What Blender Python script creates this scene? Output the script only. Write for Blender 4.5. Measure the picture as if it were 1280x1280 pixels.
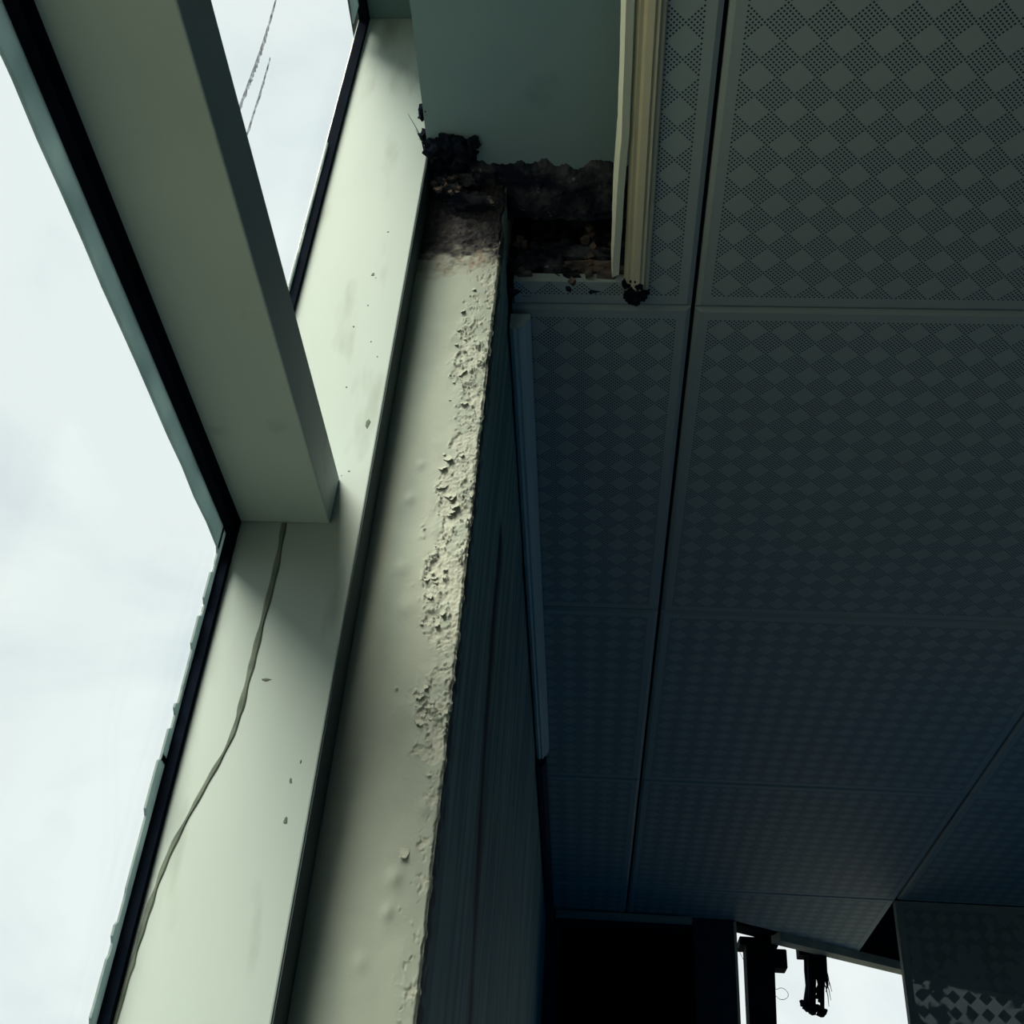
import bpy, bmesh, math, random
import numpy as np
from mathutils import Vector, Matrix

random.seed(7)
for o in list(bpy.data.objects):
    bpy.data.objects.remove(o)
scene = bpy.context.scene
COL = scene.collection

# ---------------------------------------------------------------- camera
S = 0.889            # metres per layout unit (ceiling is one unit above the camera)
CZ = 1.70            # camera height
cam_d = bpy.data.cameras.new('camera')
cam_d.sensor_width = 36.0
cam_d.sensor_fit = 'HORIZONTAL'
cam_d.lens = 1438.0 / 1280.0 * 36.0
cam_d.clip_start = 0.01
cam_d.clip_end = 500
cam = bpy.data.objects.new('camera', cam_d)
COL.objects.link(cam)
Rcv = ((0.99669436, 0.02807125, -0.07623882),
       (0.0446623, 0.59456684, 0.8028048),
       (0.06786481, -0.80355602, 0.59134769))
m = Matrix([[Rcv[i][0], -Rcv[i][1], -Rcv[i][2]] for i in range(3)]).to_4x4()
m.translation = Vector((0, 0, CZ))
cam.matrix_world = m
scene.camera = cam

# ---------------------------------------------------------------- colour management
vs = scene.view_settings
vs.view_transform = 'Standard'
vs.look = 'None'
vs.gamma = 1.0
vs.use_curve_mapping = False
vs.exposure = 0.0

# ---------------------------------------------------------------- sky (bright overcast, thin clouds)
w = bpy.data.worlds.new('sky')
scene.world = w
w.use_nodes = True
nt = w.node_tree
nt.nodes.clear()
out = nt.nodes.new('ShaderNodeOutputWorld')
bg = nt.nodes.new('ShaderNodeBackground')
tc = nt.nodes.new('ShaderNodeTexCoord')
mp = nt.nodes.new('ShaderNodeMapping')
mp.inputs['Scale'].default_value = (1.0, 1.0, 1.5)
mp.inputs['Location'].default_value = (0.35, 0.2, 0.1)
nz = nt.nodes.new('ShaderNodeTexNoise')
nz.inputs['Scale'].default_value = 2.6
nz.inputs['Detail'].default_value = 6
nz.inputs['Roughness'].default_value = 0.55
nz.inputs['Distortion'].default_value = 0.3
cr = nt.nodes.new('ShaderNodeValToRGB')
cr.color_ramp.elements[0].position = 0.26
cr.color_ramp.elements[0].color = (0.62, 0.70, 0.75, 1)
cr.color_ramp.elements[1].position = 0.52
cr.color_ramp.elements[1].color = (0.875, 0.945, 0.93, 1)
nt.links.new(tc.outputs['Generated'], mp.inputs['Vector'])
nt.links.new(mp.outputs[0], nz.inputs['Vector'])
nt.links.new(nz.outputs['Fac'], cr.inputs['Fac'])
nt.links.new(cr.outputs[0], bg.inputs['Color'])
bg.inputs['Strength'].default_value = 1.0
nt.links.new(bg.outputs[0], out.inputs['Surface'])

# ---------------------------------------------------------------- sun behind thin cloud
sd = bpy.data.lights.new('sun', 'SUN')
sd.energy = 9.2
sd.angle = math.radians(38)
sd.color = (1.0, 0.90, 0.72)
sun = bpy.data.objects.new('sun', sd)
COL.objects.link(sun)
sun.location = (-4, -4, 9)
sun.rotation_euler = Vector((0.50, 0.85, -1.0)).to_track_quat('-Z', 'Y').to_euler()

# ================================================================ helpers
def W(x, y, z):
    return (x * S, y * S, z * S + CZ)

def node_mat(name, rough=0.7, spec=0.3):
    mt = bpy.data.materials.new(name)
    mt.use_nodes = True
    n = mt.node_tree
    b = n.nodes['Principled BSDF']
    b.inputs['Roughness'].default_value = rough
    b.inputs['Specular IOR Level'].default_value = spec
    return mt, n, b

def mottled(name, c1, c2, scale=8, rough=0.7, spec=0.3, stretch=(1, 1, 1), bump=0.0, bscale=60,
            lo=0.35, hi=0.65, detail=5, c3=None, s3=40, t3=0.66, soft=0.06):
    mt, n, b = node_mat(name, rough, spec)
    tc = n.nodes.new('ShaderNodeTexCoord')
    mp = n.nodes.new('ShaderNodeMapping')
    mp.inputs['Scale'].default_value = stretch
    nz = n.nodes.new('ShaderNodeTexNoise')
    nz.inputs['Scale'].default_value = scale
    nz.inputs['Detail'].default_value = detail
    cr = n.nodes.new('ShaderNodeValToRGB')
    cr.color_ramp.elements[0].position = lo
    cr.color_ramp.elements[1].position = hi
    cr.color_ramp.elements[0].color = (*c1, 1)
    cr.color_ramp.elements[1].color = (*c2, 1)
    n.links.new(tc.outputs['Object'], mp.inputs['Vector'])
    n.links.new(mp.outputs[0], nz.inputs['Vector'])
    n.links.new(nz.outputs['Fac'], cr.inputs['Fac'])
    col = cr.outputs[0]
    if c3:
        n3 = n.nodes.new('ShaderNodeTexNoise')
        n3.inputs['Scale'].default_value = s3
        n3.inputs['Detail'].default_value = 3
        n.links.new(mp.outputs[0], n3.inputs['Vector'])
        r3 = n.nodes.new('ShaderNodeValToRGB')
        r3.color_ramp.elements[0].position = t3
        r3.color_ramp.elements[1].position = t3 + soft
        n.links.new(n3.outputs['Fac'], r3.inputs['Fac'])
        mx = n.nodes.new('ShaderNodeMix')
        mx.data_type = 'RGBA'
        n.links.new(r3.outputs[0], mx.inputs[0])
        n.links.new(col, mx.inputs[6])
        mx.inputs[7].default_value = (*c3, 1)
        col = mx.outputs[2]
    n.links.new(col, b.inputs['Base Color'])
    if bump:
        n2 = n.nodes.new('ShaderNodeTexNoise')
        n2.inputs['Scale'].default_value = bscale
        n2.inputs['Detail'].default_value = 6
        n.links.new(mp.outputs[0], n2.inputs['Vector'])
        bp = n.nodes.new('ShaderNodeBump')
        bp.inputs['Strength'].default_value = bump
        bp.inputs['Distance'].default_value = 0.004
        n.links.new(n2.outputs['Fac'], bp.inputs['Height'])
        n.links.new(bp.outputs[0], b.inputs['Normal'])
    return mt

def link(name, me, mat, parent=None):
    o = bpy.data.objects.new(name, me)
    COL.objects.link(o)
    if mat is not None and not me.materials:
        me.materials.append(mat)
    if parent is not None:
        o.parent = parent
    return o

def tag(o, label=None, cat=None, group=None, kind=None):
    if label: o['label'] = label
    if cat: o['category'] = cat
    if group: o['group'] = group
    if kind: o['kind'] = kind
    return o

def empty(name, loc):
    o = bpy.data.objects.new(name, None)
    o.empty_display_size = 0.05
    COL.objects.link(o)
    o.location = loc
    return o

def finish(name, bm, mat, parent=None, smooth=False, recalc=True):
    """mesh in world metres -> object with its origin at the mesh centre"""
    if recalc:
        bmesh.ops.recalc_face_normals(bm, faces=bm.faces)
    co = [v.co for v in bm.verts]
    lo = Vector([min(c[i] for c in co) for i in range(3)])
    hi = Vector([max(c[i] for c in co) for i in range(3)])
    c = Vector(((lo.x + hi.x) / 2, (lo.y + hi.y) / 2, lo.z))
    for v in bm.verts:
        v.co -= c
    me = bpy.data.meshes.new(name)
    bm.to_mesh(me)
    bm.free()
    if smooth:
        for p in me.polygons: p.use_smooth = True
    o = link(name, me, mat, parent)
    o.location = c if parent is None else c - PW(parent)
    return o

def PW(p):
    v = Vector(p.location)
    while p.parent is not None:
        p = p.parent
        v += Vector(p.location)
    return v

def bm_box(bm, x0, x1, y0, y1, z0, z1, bevel=0.0, units=True):
    """box given in layout units"""
    cs = [(x, y, z) for x in (x0, x1) for y in (y0, y1) for z in (z0, z1)]
    vs_ = [bm.verts.new(W(*c) if units else c) for c in cs]
    idx = [(0, 1, 3, 2), (4, 6, 7, 5), (0, 4, 5, 1), (2, 3, 7, 6), (0, 2, 6, 4), (1, 5, 7, 3)]
    fs = [bm.faces.new([vs_[i] for i in f]) for f in idx]
    if bevel:
        es = list({e for f in fs for e in f.edges})
        bmesh.ops.bevel(bm, geom=es, offset=bevel, segments=2, affect='EDGES', profile=0.5)

def box(name, x0, x1, y0, y1, z0, z1, mat, parent=None, bevel=0.0):
    bm = bmesh.new()
    bm_box(bm, x0, x1, y0, y1, z0, z1, bevel)
    return finish(name, bm, mat, parent)

def extrude_profile(name, prof, axis_pts, mat, parent=None, jag=None):
    """closed profile (list of 2D x,z) swept along y positions, layout units"""
    bm = bmesh.new()
    rings = []
    for k, y in enumerate(axis_pts):
        r = []
        for i, (px, pz) in enumerate(prof):
            dx = dz = dy = 0
            if jag: dx, dy, dz = jag(i, y, k)
            r.append(bm.verts.new(W(px + dx, y + dy, pz + dz)))
        rings.append(r)
    n = len(prof)
    for a, b in zip(rings, rings[1:]):
        for i in range(n):
            bm.faces.new((a[i], a[(i + 1) % n], b[(i + 1) % n], b[i]))
    bm.faces.new(rings[0]); bm.faces.new(rings[-1])
    return finish(name, bm, mat, parent)

def tube(bm, pts, r0, r1=None, n=6):
    """tapered tube through world points"""
    r1 = r0 if r1 is None else r1
    pts = [Vector(p) for p in pts]
    rings = []
    for i, p in enumerate(pts):
        d = (pts[min(i + 1, len(pts) - 1)] - pts[max(i - 1, 0)]).normalized()
        a = d.orthogonal().normalized(); b = d.cross(a)
        r = r0 + (r1 - r0) * i / (len(pts) - 1)
        rings.append([bm.verts.new(p + (a * math.cos(t) + b * math.sin(t)) * r)
                      for t in [2 * math.pi * k / n for k in range(n)]])
    for a, b in zip(rings, rings[1:]):
        for i in range(n):
            bm.faces.new((a[i], a[(i + 1) % n], b[(i + 1) % n], b[i]))
    bm.faces.new(rings[0]); bm.faces.new(rings[-1])

# numpy value noise -------------------------------------------------
_rng = np.random.RandomState(11)
_T = _rng.rand(256, 256)
def vnoise(x, y):
    xi = np.floor(x).astype(int); yi = np.floor(y).astype(int)
    fx = x - xi; fy = y - yi
    fx = fx * fx * (3 - 2 * fx); fy = fy * fy * (3 - 2 * fy)
    a = _T[xi & 255, yi & 255]; b = _T[(xi + 1) & 255, yi & 255]
    c = _T[xi & 255, (yi + 1) & 255]; d = _T[(xi + 1) & 255, (yi + 1) & 255]
    return (a * (1 - fx) + b * fx) * (1 - fy) + (c * (1 - fx) + d * fx) * fy
def fbm(x, y, o=4, g=0.5):
    s = 0; a = 1; t = 0
    for k in range(o):
        s = s + a * vnoise(x * 2 ** k + 17.3 * k, y * 2 ** k + 5.1 * k); t += a; a *= g
    return s / t
def sstep(a, b, x):
    t = np.clip((x - a) / (b - a), 0, 1)
    return t * t * (3 - 2 * t)

def grid_mesh(name, P, mat, parent, color=None, smooth=True):
    """P: (rows, cols, 3) world metres -> mesh object"""
    r, c, _ = P.shape
    base = P.reshape(-1, 3)
    org = np.array([(base[:, 0].min() + base[:, 0].max()) / 2, (base[:, 1].min() + base[:, 1].max()) / 2, base[:, 2].min()])
    i = np.arange(r * c).reshape(r, c)
    f = np.stack([i[:-1, :-1], i[:-1, 1:], i[1:, 1:], i[1:, :-1]], -1).reshape(-1, 4)
    me = bpy.data.meshes.new(name)
    me.from_pydata((base - org).tolist(), [], f.tolist())
    me.update()
    if smooth: me.polygons.foreach_set('use_smooth', np.ones(len(f), bool))
    if color is not None:
        at = me.color_attributes.new('tint', 'FLOAT_COLOR', 'POINT')
        cc = np.concatenate([color.reshape(-1, 3), np.ones((r * c, 1))], 1).astype(np.float32)
        at.data.foreach_set('color', cc.ravel())
    o = link(name, me, mat, parent)
    o.location = Vector(org) - (PW(parent) if parent else Vector((0, 0, 0)))
    return o

# ================================================================ materials
M_jamb = mottled('pale_green_enamel', (0.285, 0.36, 0.352), (0.33, 0.402, 0.392), 9, 0.6, 0.2, (1, 1, 0.25), soft=0.2,
                 c3=(0.225, 0.275, 0.25), s3=34, t3=0.56)
M_frame = mottled('grey_green_enamel', (0.31, 0.40, 0.39), (0.35, 0.435, 0.42), 7, 0.5, 0.3, c3=(0.28, 0.36, 0.35), s3=18, t3=0.66)
M_gasket = mottled('black_rubber', (0.002, 0.004, 0.009), (0.004, 0.007, 0.013), 20, 0.9, 0.02)
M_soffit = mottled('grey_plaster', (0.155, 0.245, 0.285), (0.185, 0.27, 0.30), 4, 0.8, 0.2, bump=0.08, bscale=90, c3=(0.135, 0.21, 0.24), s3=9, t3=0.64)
M_wall = mottled('dull_wall_paint', (0.30, 0.36, 0.34), (0.40, 0.46, 0.42), 5, 0.75, 0.2, bump=0.1)
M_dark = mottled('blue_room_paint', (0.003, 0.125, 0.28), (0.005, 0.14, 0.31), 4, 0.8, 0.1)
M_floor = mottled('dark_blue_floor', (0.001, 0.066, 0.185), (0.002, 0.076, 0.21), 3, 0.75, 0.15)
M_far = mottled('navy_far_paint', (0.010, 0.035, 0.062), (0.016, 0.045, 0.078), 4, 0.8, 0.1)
M_slab = mottled('raw_concrete', (0.06, 0.07, 0.09), (0.10, 0.11, 0.13), 3, 0.9, 0.1)
M_ground = mottled('outdoor_ground', (0.125, 0.120, 0.084), (0.172, 0.163, 0.114), 0.2, 0.9, 0.1)
M_rot = mottled('rotten_black', (0.010, 0.014, 0.026), (0.085, 0.088, 0.10), 45, 0.95, 0.05, lo=0.45, hi=0.75, bump=0.6, bscale=140,
                c3=(0.28, 0.23, 0.21), s3=80, t3=0.68)
M_crumb = mottled('brown_crumbs', (0.06, 0.05, 0.05), (0.20, 0.155, 0.135), 60, 0.95, 0.05, bump=0.4, bscale=150)
M_batten = mottled('chipped_cream_paint', (0.70, 0.72, 0.55), (0.82, 0.82, 0.65), 14, 0.7, 0.2, (1, 0.3, 1), bump=0.25, bscale=60,
                   c3=(0.12, 0.11, 0.09), s3=30, t3=0.70)
M_cornice = mottled('old_cream_moulding', (0.58, 0.54, 0.38), (0.70, 0.65, 0.47), 10, 0.65, 0.3, (1, 0.2, 1), c3=(0.36, 0.33, 0.24), s3=30, t3=0.70)
M_cornice2 = mottled('grey_teal_moulding', (0.45, 0.58, 0.58), (0.55, 0.68, 0.66), 10, 0.65, 0.2, (1, 0.2, 1))
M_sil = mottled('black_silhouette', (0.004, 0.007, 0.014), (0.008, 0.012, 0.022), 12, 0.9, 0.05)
M_alu = mottled('weathered_header', (0.20, 0.25, 0.24), (0.30, 0.34, 0.31), 20, 0.6, 0.3)
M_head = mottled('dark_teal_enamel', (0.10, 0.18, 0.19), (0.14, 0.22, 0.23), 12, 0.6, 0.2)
M_edge = mottled('dark_teal_side_shade', (0.035, 0.06, 0.065), (0.06, 0.09, 0.095), 12, 0.7, 0.2, (1, 1, .3))  # shade of the jamb's side face, put into a dark colour
M_mark = mottled('olive_grime', (0.075, 0.10, 0.085), (0.13, 0.16, 0.135), 50, 0.8, 0.1)
M_paintflake = mottled('curled_cream_paint', (0.295, 0.335, 0.29), (0.345, 0.375, 0.33), 40, 0.7, 0.2)
def scuff_mat():
    mt, n, b_ = node_mat('grey_scuff', 0.9, 0.05)
    b_.inputs['Base Color'].default_value = (0.10, 0.12, 0.125, 1)
    tcn = n.nodes.new('ShaderNodeTexCoord'); nz_ = n.nodes.new('ShaderNodeTexNoise')
    nz_.inputs['Scale'].default_value = 220; nz_.inputs['Detail'].default_value = 4
    n.links.new(tcn.outputs['Object'], nz_.inputs['Vector'])
    mr = n.nodes.new('ShaderNodeMapRange')
    mr.inputs['From Min'].default_value = 0.3; mr.inputs['From Max'].default_value = 0.7
    mr.inputs['To Min'].default_value = 0.1; mr.inputs['To Max'].default_value = 0.75
    n.links.new(nz_.outputs['Fac'], mr.inputs['Value'])
    tr_ = n.nodes.new('ShaderNodeBsdfTransparent'); mx = n.nodes.new('ShaderNodeMixShader')
    n.links.new(mr.outputs[0], mx.inputs[0]); n.links.new(tr_.outputs[0], mx.inputs[1]); n.links.new(b_.outputs[0], mx.inputs[2])
    n.links.new(mx.outputs[0], n.nodes['Material Output'].inputs['Surface'])
    return mt
M_scuff = scuff_mat()

def sealant_mat():
    mt, n, b = node_mat('teal_sealant', 0.5, 0.3)
    nz = n.nodes.new('ShaderNodeTexNoise'); nz.inputs['Scale'].default_value = 25
    tcn = n.nodes.new('ShaderNodeTexCoord')
    n.links.new(tcn.outputs['Object'], nz.inputs['Vector'])
    cr_ = n.nodes.new('ShaderNodeValToRGB')
    cr_.color_ramp.elements[0].color = (0.22, 0.31, 0.33, 1)
    cr_.color_ramp.elements[1].color = (0.50, 0.61, 0.63, 1)
    n.links.new(nz.outputs['Fac'], cr_.inputs['Fac'])
    n.links.new(cr_.outputs[0], b.inputs['Base Color'])
    tl = n.nodes.new('ShaderNodeBsdfTranslucent')
    n.links.new(cr_.outputs[0], tl.inputs['Color'])
    mx = n.nodes.new('ShaderNodeMixShader'); mx.inputs[0].default_value = 0.65
    n.links.new(b.outputs[0], mx.inputs[1]); n.links.new(tl.outputs[0], mx.inputs[2])
    n.links.new(mx.outputs[0], n.nodes['Material Output'].inputs['Surface'])
    return mt
M_seal = sealant_mat()

def glass_mat():
    mt = bpy.data.materials.new('window_glass'); mt.use_nodes = True
    n = mt.node_tree; n.nodes.clear()
    o = n.nodes.new('ShaderNodeOutputMaterial')
    t = n.nodes.new('ShaderNodeBsdfTransparent'); t.inputs['Color'].default_value = (0.985, 1.0, 1.0, 1)
    g = n.nodes.new('ShaderNodeBsdfGlossy'); g.inputs['Roughness'].default_value = 0.02
    g.inputs['Color'].default_value = (0.9, 0.95, 0.95, 1)
    mx = n.nodes.new('ShaderNodeMixShader'); mx.inputs[0].default_value = 0.04
    n.links.new(t.outputs[0], mx.inputs[1]); n.links.new(g.outputs[0], mx.inputs[2])
    n.links.new(mx.outputs[0], o.inputs['Surface'])
    return mt
M_glass = glass_mat()

TILE = 0.675; BORD = 0.017; PITCH = (TILE - 2 * BORD) / 17
def perforated(name, base1, base2, hole_col=None, swap=False, r=0.29):
    """punched metal tile: small holes everywhere except solid diamonds and a plain border.
    hole_col None -> the holes are open (transparent)."""
    mt, n, b = node_mat(name, 0.65, 0.15)
    L = n.links
    def math_(op, a, c=None, clamp=False):
        k = n.nodes.new('ShaderNodeMath'); k.operation = op; k.use_clamp = clamp
        for i, v in enumerate((a, c)):
            if v is None: continue
            if isinstance(v, (int, float)): k.inputs[i].default_value = v
            else: L.new(v, k.inputs[i])
        return k.outputs[0]
    tcn = n.nodes.new('ShaderNodeTexCoord')
    sp = n.nodes.new('ShaderNodeSeparateXYZ')
    L.new(tcn.outputs['Object'], sp.inputs[0])
    x = sp.outputs[0]; y = sp.outputs[2] if swap else sp.outputs[1]
    if swap: y = math_('MULTIPLY', y, -1.0)
    a = math_('DIVIDE', math_('SUBTRACT', x, BORD * S), PITCH * S)
    c = math_('DIVIDE', math_('SUBTRACT', y, BORD * S), PITCH * S)
    def inside(v):
        return math_('MULTIPLY', math_('GREATER_THAN', v, 0.03), math_('LESS_THAN', v, 16.97))
    field = math_('MULTIPLY', inside(a), inside(c))
    def cen(v): return math_('ABSOLUTE', math_('SUBTRACT', math_('FRACT', v), 0.5))
    dia = math_('GREATER_THAN', math_('ADD', cen(a), cen(c)), 0.415)
    U = math_('MULTIPLY', math_('ADD', a, c), 7.0); V = math_('MULTIPLY', math_('SUBTRACT', a, c), 7.0)
    fu = math_('SUBTRACT', math_('FRACT', U), 0.5); fv = math_('SUBTRACT', math_('FRACT', V), 0.5)
    d2 = math_('ADD', math_('MULTIPLY', fu, fu), math_('MULTIPLY', fv, fv))
    hole = math_('LESS_THAN', d2, r * r)
    mask = math_('MULTIPLY', math_('MULTIPLY', hole, dia), field)
    if not swap:                                   # no punching on the folded tile edges
        geo = n.nodes.new('ShaderNodeNewGeometry'); sn = n.nodes.new('ShaderNodeSeparateXYZ')
        L.new(geo.outputs['True Normal'], sn.inputs[0])
        mask = math_('MULTIPLY', mask, math_('GREATER_THAN', math_('ABSOLUTE', sn.outputs[2]), 0.9))
    nz_ = n.nodes.new('ShaderNodeTexNoise'); nz_.inputs['Scale'].default_value = 3.5
    nz_.inputs['Detail'].default_value = 4
    L.new(tcn.outputs['Object'], nz_.inputs['Vector'])
    mx = n.nodes.new('ShaderNodeMix'); mx.data_type = 'RGBA'
    L.new(nz_.outputs['Fac'], mx.inputs[0])
    mx.inputs[6].default_value = (*base1, 1); mx.inputs[7].default_value = (*base2, 1)
    if hole_col is not None:
        m2 = n.nodes.new('ShaderNodeMix'); m2.data_type = 'RGBA'
        L.new(mask, m2.inputs[0]); L.new(mx.outputs[2], m2.inputs[6]); m2.inputs[7].default_value = (*hole_col, 1)
        L.new(m2.outputs[2], b.inputs['Base Color'])
    else:
        L.new(mx.outputs[2], b.inputs['Base Color'])
        n2 = n.nodes.new('ShaderNodeTexNoise'); n2.inputs['Scale'].default_value = 9; n2.inputs['Detail'].default_value = 6; n2.inputs['Roughness'].default_value = 0.75
        L.new(tcn.outputs['Object'], n2.inputs['Vector'])
        clear = math_('GREATER_THAN', n2.outputs['Fac'], 0.47)     # noise picks which holes stay open
        tr = n.nodes.new('ShaderNodeBsdfTransparent')
        tr.inputs['Color'].default_value = (0.16, 0.18, 0.18, 1)
        ms = n.nodes.new('ShaderNodeMixShader')
        L.new(math_('MULTIPLY', mask, clear), ms.inputs[0])
        L.new(b.outputs[0], ms.inputs[1]); L.new(tr.outputs[0], ms.inputs[2])
        L.new(ms.outputs[0], n.nodes['Material Output'].inputs['Surface'])
    return mt
M_tile = perforated('perforated_tile', (0.30, 0.37, 0.385), (0.35, 0.41, 0.40), (0.018, 0.04, 0.075))
M_panel = perforated('perforated_open_panel', (0.22, 0.27, 0.28), (0.28, 0.32, 0.31), None, swap=True, r=0.26)

def tint_mat():
    mt, n, b = node_mat('flaking_wall_paint', 0.75, 0.2)
    at = n.nodes.new('ShaderNodeVertexColor'); at.layer_name = 'tint'
    tcn = n.nodes.new('ShaderNodeTexCoord')
    nz_ = n.nodes.new('ShaderNodeTexNoise'); nz_.inputs['Scale'].default_value = 30; nz_.inputs['Detail'].default_value = 6
    n.links.new(tcn.outputs['Object'], nz_.inputs['Vector'])
    r_ = n.nodes.new('ShaderNodeMapRange'); r_.inputs['To Min'].default_value = 0.85; r_.inputs['To Max'].default_value = 1.12
    n.links.new(nz_.outputs['Fac'], r_.inputs['Value'])
    mx = n.nodes.new('ShaderNodeVectorMath'); mx.operation = 'SCALE'
    n.links.new(at.outputs['Color'], mx.inputs[0]); n.links.new(r_.outputs[0], mx.inputs['Scale'])
    n.links.new(mx.outputs[0], b.inputs['Base Color'])
    n3 = n.nodes.new('ShaderNodeTexNoise'); n3.inputs['Scale'].default_value = 400
    n.links.new(tcn.outputs['Object'], n3.inputs['Vector'])
    bp = n.nodes.new('ShaderNodeBump'); bp.inputs['Strength'].default_value = 0.12; bp.inputs['Distance'].default_value = 0.001
    n.links.new(n3.outputs['Fac'], bp.inputs['Height']); n.links.new(bp.outputs[0], b.inputs['Normal'])
    return mt
M_flake = tint_mat()

# ================================================================ layout numbers (units of S)
FLOOR = -CZ / S
SLAB = 1.36
YJ = 0.788; YW = 0.828          # window jamb face, wall reveal face
XB = -0.203; XW = -0.113        # jamb inner edge, room face of the wall
XG = -0.318; XA = -0.307        # glass plane, inner edge of the rubber seal
XO = -0.335                     # outer face of the wall
ZS = 1.078                      # underside of the lintel beam
ZH = 1.347                      # underside of the window head
ZT0, ZT1 = 0.562, 0.612         # transom
ZSILL = -0.80
YN = -1.45                      # near end of the window
YBACK = -2.60; XR = 3.40; YF = 3.20

def skewY(x): return 3.234 + (x - 0.40) * 0.585

# ================================================================ structure: room shell
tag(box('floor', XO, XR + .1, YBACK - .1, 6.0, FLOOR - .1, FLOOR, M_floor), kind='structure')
bm = bmesh.new()
pts = [(XO, YBACK - .1), (XR + .1, YBACK - .1), (XR + .1, skewY(XR + .1)), (0.40, skewY(0.40)), (XO, skewY(0.40))]
lo = [bm.verts.new(W(x, y, SLAB)) for x, y in pts]; hi = [bm.verts.new(W(x, y, SLAB + .2)) for x, y in pts]
bm.faces.new(lo); bm.faces.new(hi)
for i in range(5): bm.faces.new((lo[i], lo[(i + 1) % 5], hi[(i + 1) % 5], hi[i]))
tag(finish('ceiling_slab', bm, M_slab), 'dark concrete slab above the broken ceiling', kind='structure')
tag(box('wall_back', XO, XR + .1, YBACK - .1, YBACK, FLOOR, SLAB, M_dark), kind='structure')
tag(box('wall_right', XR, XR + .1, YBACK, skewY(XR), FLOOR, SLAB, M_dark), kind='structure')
tag(box('ground', -90, 90, -90, 90, FLOOR - 4.2, FLOOR - 4.0, M_ground), kind='structure')

# left wall: one Empty, its pieces are parts
wall = empty('wall_left', W(XW, YW, FLOOR))
tag(wall, 'window side wall with flaking cream paint and rotted top', kind='structure')
box('pier', XO, XW - 0.004, YW + 0.006, YF + .1, FLOOR, SLAB, M_wall, wall)
box('parapet', XO, XW, YN, YW + .004, FLOOR, ZSILL - .03, M_wall, wall)
box('near_pier', XO, XW, YBACK, YN, FLOOR, SLAB, M_wall, wall)
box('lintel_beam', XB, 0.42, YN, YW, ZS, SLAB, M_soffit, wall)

# --- flaking reveal strip: a fine relief surface
NR, NC = 1250, 110
zz = np.linspace(-0.10, ZS, NR)[:, None] * np.ones((1, NC))
ss = np.ones((NR, 1)) * np.linspace(0, 1, NC)[None, :]
zm = zz * S * 1000; xm = ss * (XW - XB) * S * 1000            # millimetres
ZTOP = 0.925
# where blisters are strong (heights in layout units)
I = (0.30 * np.exp(-((zz - 0.80) / 0.075) ** 2) + 0.34 * np.exp(-((zz - 0.575) / 0.085) ** 2)
     + 0.26 * np.exp(-((zz - 0.415) / 0.035) ** 2) + 0.10 * np.exp(-((zz - 0.25) / 0.10) ** 2)
     + 0.06 * np.exp(-((zz - 0.69) / 0.03) ** 2))
wx = xm + 5 * (fbm(xm / 7 + 31, zm / 7, 3) - .5); wz = zm + 7 * (fbm(xm / 7, zm / 7 + 13, 3) - .5)
n1 = 0.62 * fbm(wx / 10, wz / 15, 4, 0.55) + 0.38 * fbm(wx / 3.6 + 5, wz / 4.6, 3, 0.55)
F = (n1 - 0.5) * 1.5 + (ss - 0.86) * 1.25 + I * np.exp(-((ss - 0.70) / 0.15) ** 2) * 1.0 - 0.03 - 0.22 * sstep(0.40, 0.30, zz) - 0.10 * sstep(0.70, 0.80, zz) * sstep(.75, .95, ss)
film = F < 0
n2 = fbm(wx / 8 + 60, wz / 11 + 8, 4, 0.55)
film2 = (F + (n2 - .5) * 1.2) < 0.26                      # an older coat still holding under the top one
strong = np.clip(I * 3.4, 0.10, 1)
curl = sstep(0.42, 0.62, fbm(xm / 6 + 77, zm / 9, 3))
lip = np.where(film, np.exp(np.minimum(F, 0) / 0.06), 0) * curl
grain = 0.6 * (fbm(xm / 2.6, zm / 3.0, 3, 0.6) - 0.5) + 0.4 * (fbm(xm / 1.1, zm / 1.2 + 9, 2, 0.6) - 0.5)
edgezone = sstep(0.55, 0.85, ss) * sstep(0.05, 0.45, zz)
rough = np.where(film, 0.10 + 0.55 * edgezone * sstep(.66, .9, ss) * sstep(.80, .66, zz), 1.0) * (0.35 + 0.65 * sstep(0.25, 0.5, zz))
h = np.where(film, 1.0 + 3.0 * lip * strong, np.where(film2, 0.45, 0.0)) + grain * 2.4 * rough
h += 3.4 * strong * sstep(0.40, 0.75, ss) * (fbm(xm / 13 + 40, zm / 18, 2) - 0.4)
h += 0.7 * (fbm(xm / 30 + 9, zm / 60, 2) - 0.5)
for (bz, bs, br, bh) in [(0.62, 0.33, 5, 1.6), (0.545, 0.36, 6, 1.2), (0.505, 0.45, 7, 1.4), (0.33, 0.86, 5, 1.5), (0.275, 0.68, 5, 2.0),
                         (0.25, 0.66, 4, 1.6), (0.215, 0.50, 5, 1.0), (0.66, 0.40, 4, 1.0), (0.395, 0.62, 8, -1.2)]:
    d2 = ((ss - bs) * 80) ** 2 + ((zz - bz) * S * 1000 * 0.8) ** 2
    h += bh * np.exp(-d2 / br ** 2)
crust = sstep(ZTOP - .012, ZTOP + .012, zz + 0.03 * (fbm(xm / 9, zm / 9, 3) - 0.5) - 0.012 * (ss - .5))
h += crust * (3.0 * (fbm(xm / 6, zm / 6, 4, 0.6) - 0.5) - 0.6)
rot = sstep(0.952, 0.975, zz + 0.04 * (fbm(xm / 14 + 3, zm / 10, 3) - 0.5))
h += rot * (9.0 * (fbm(xm / 18 + 7, zm / 14, 5, 0.55) - 0.55) - 2.0)
h = np.minimum(h, 9)
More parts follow.
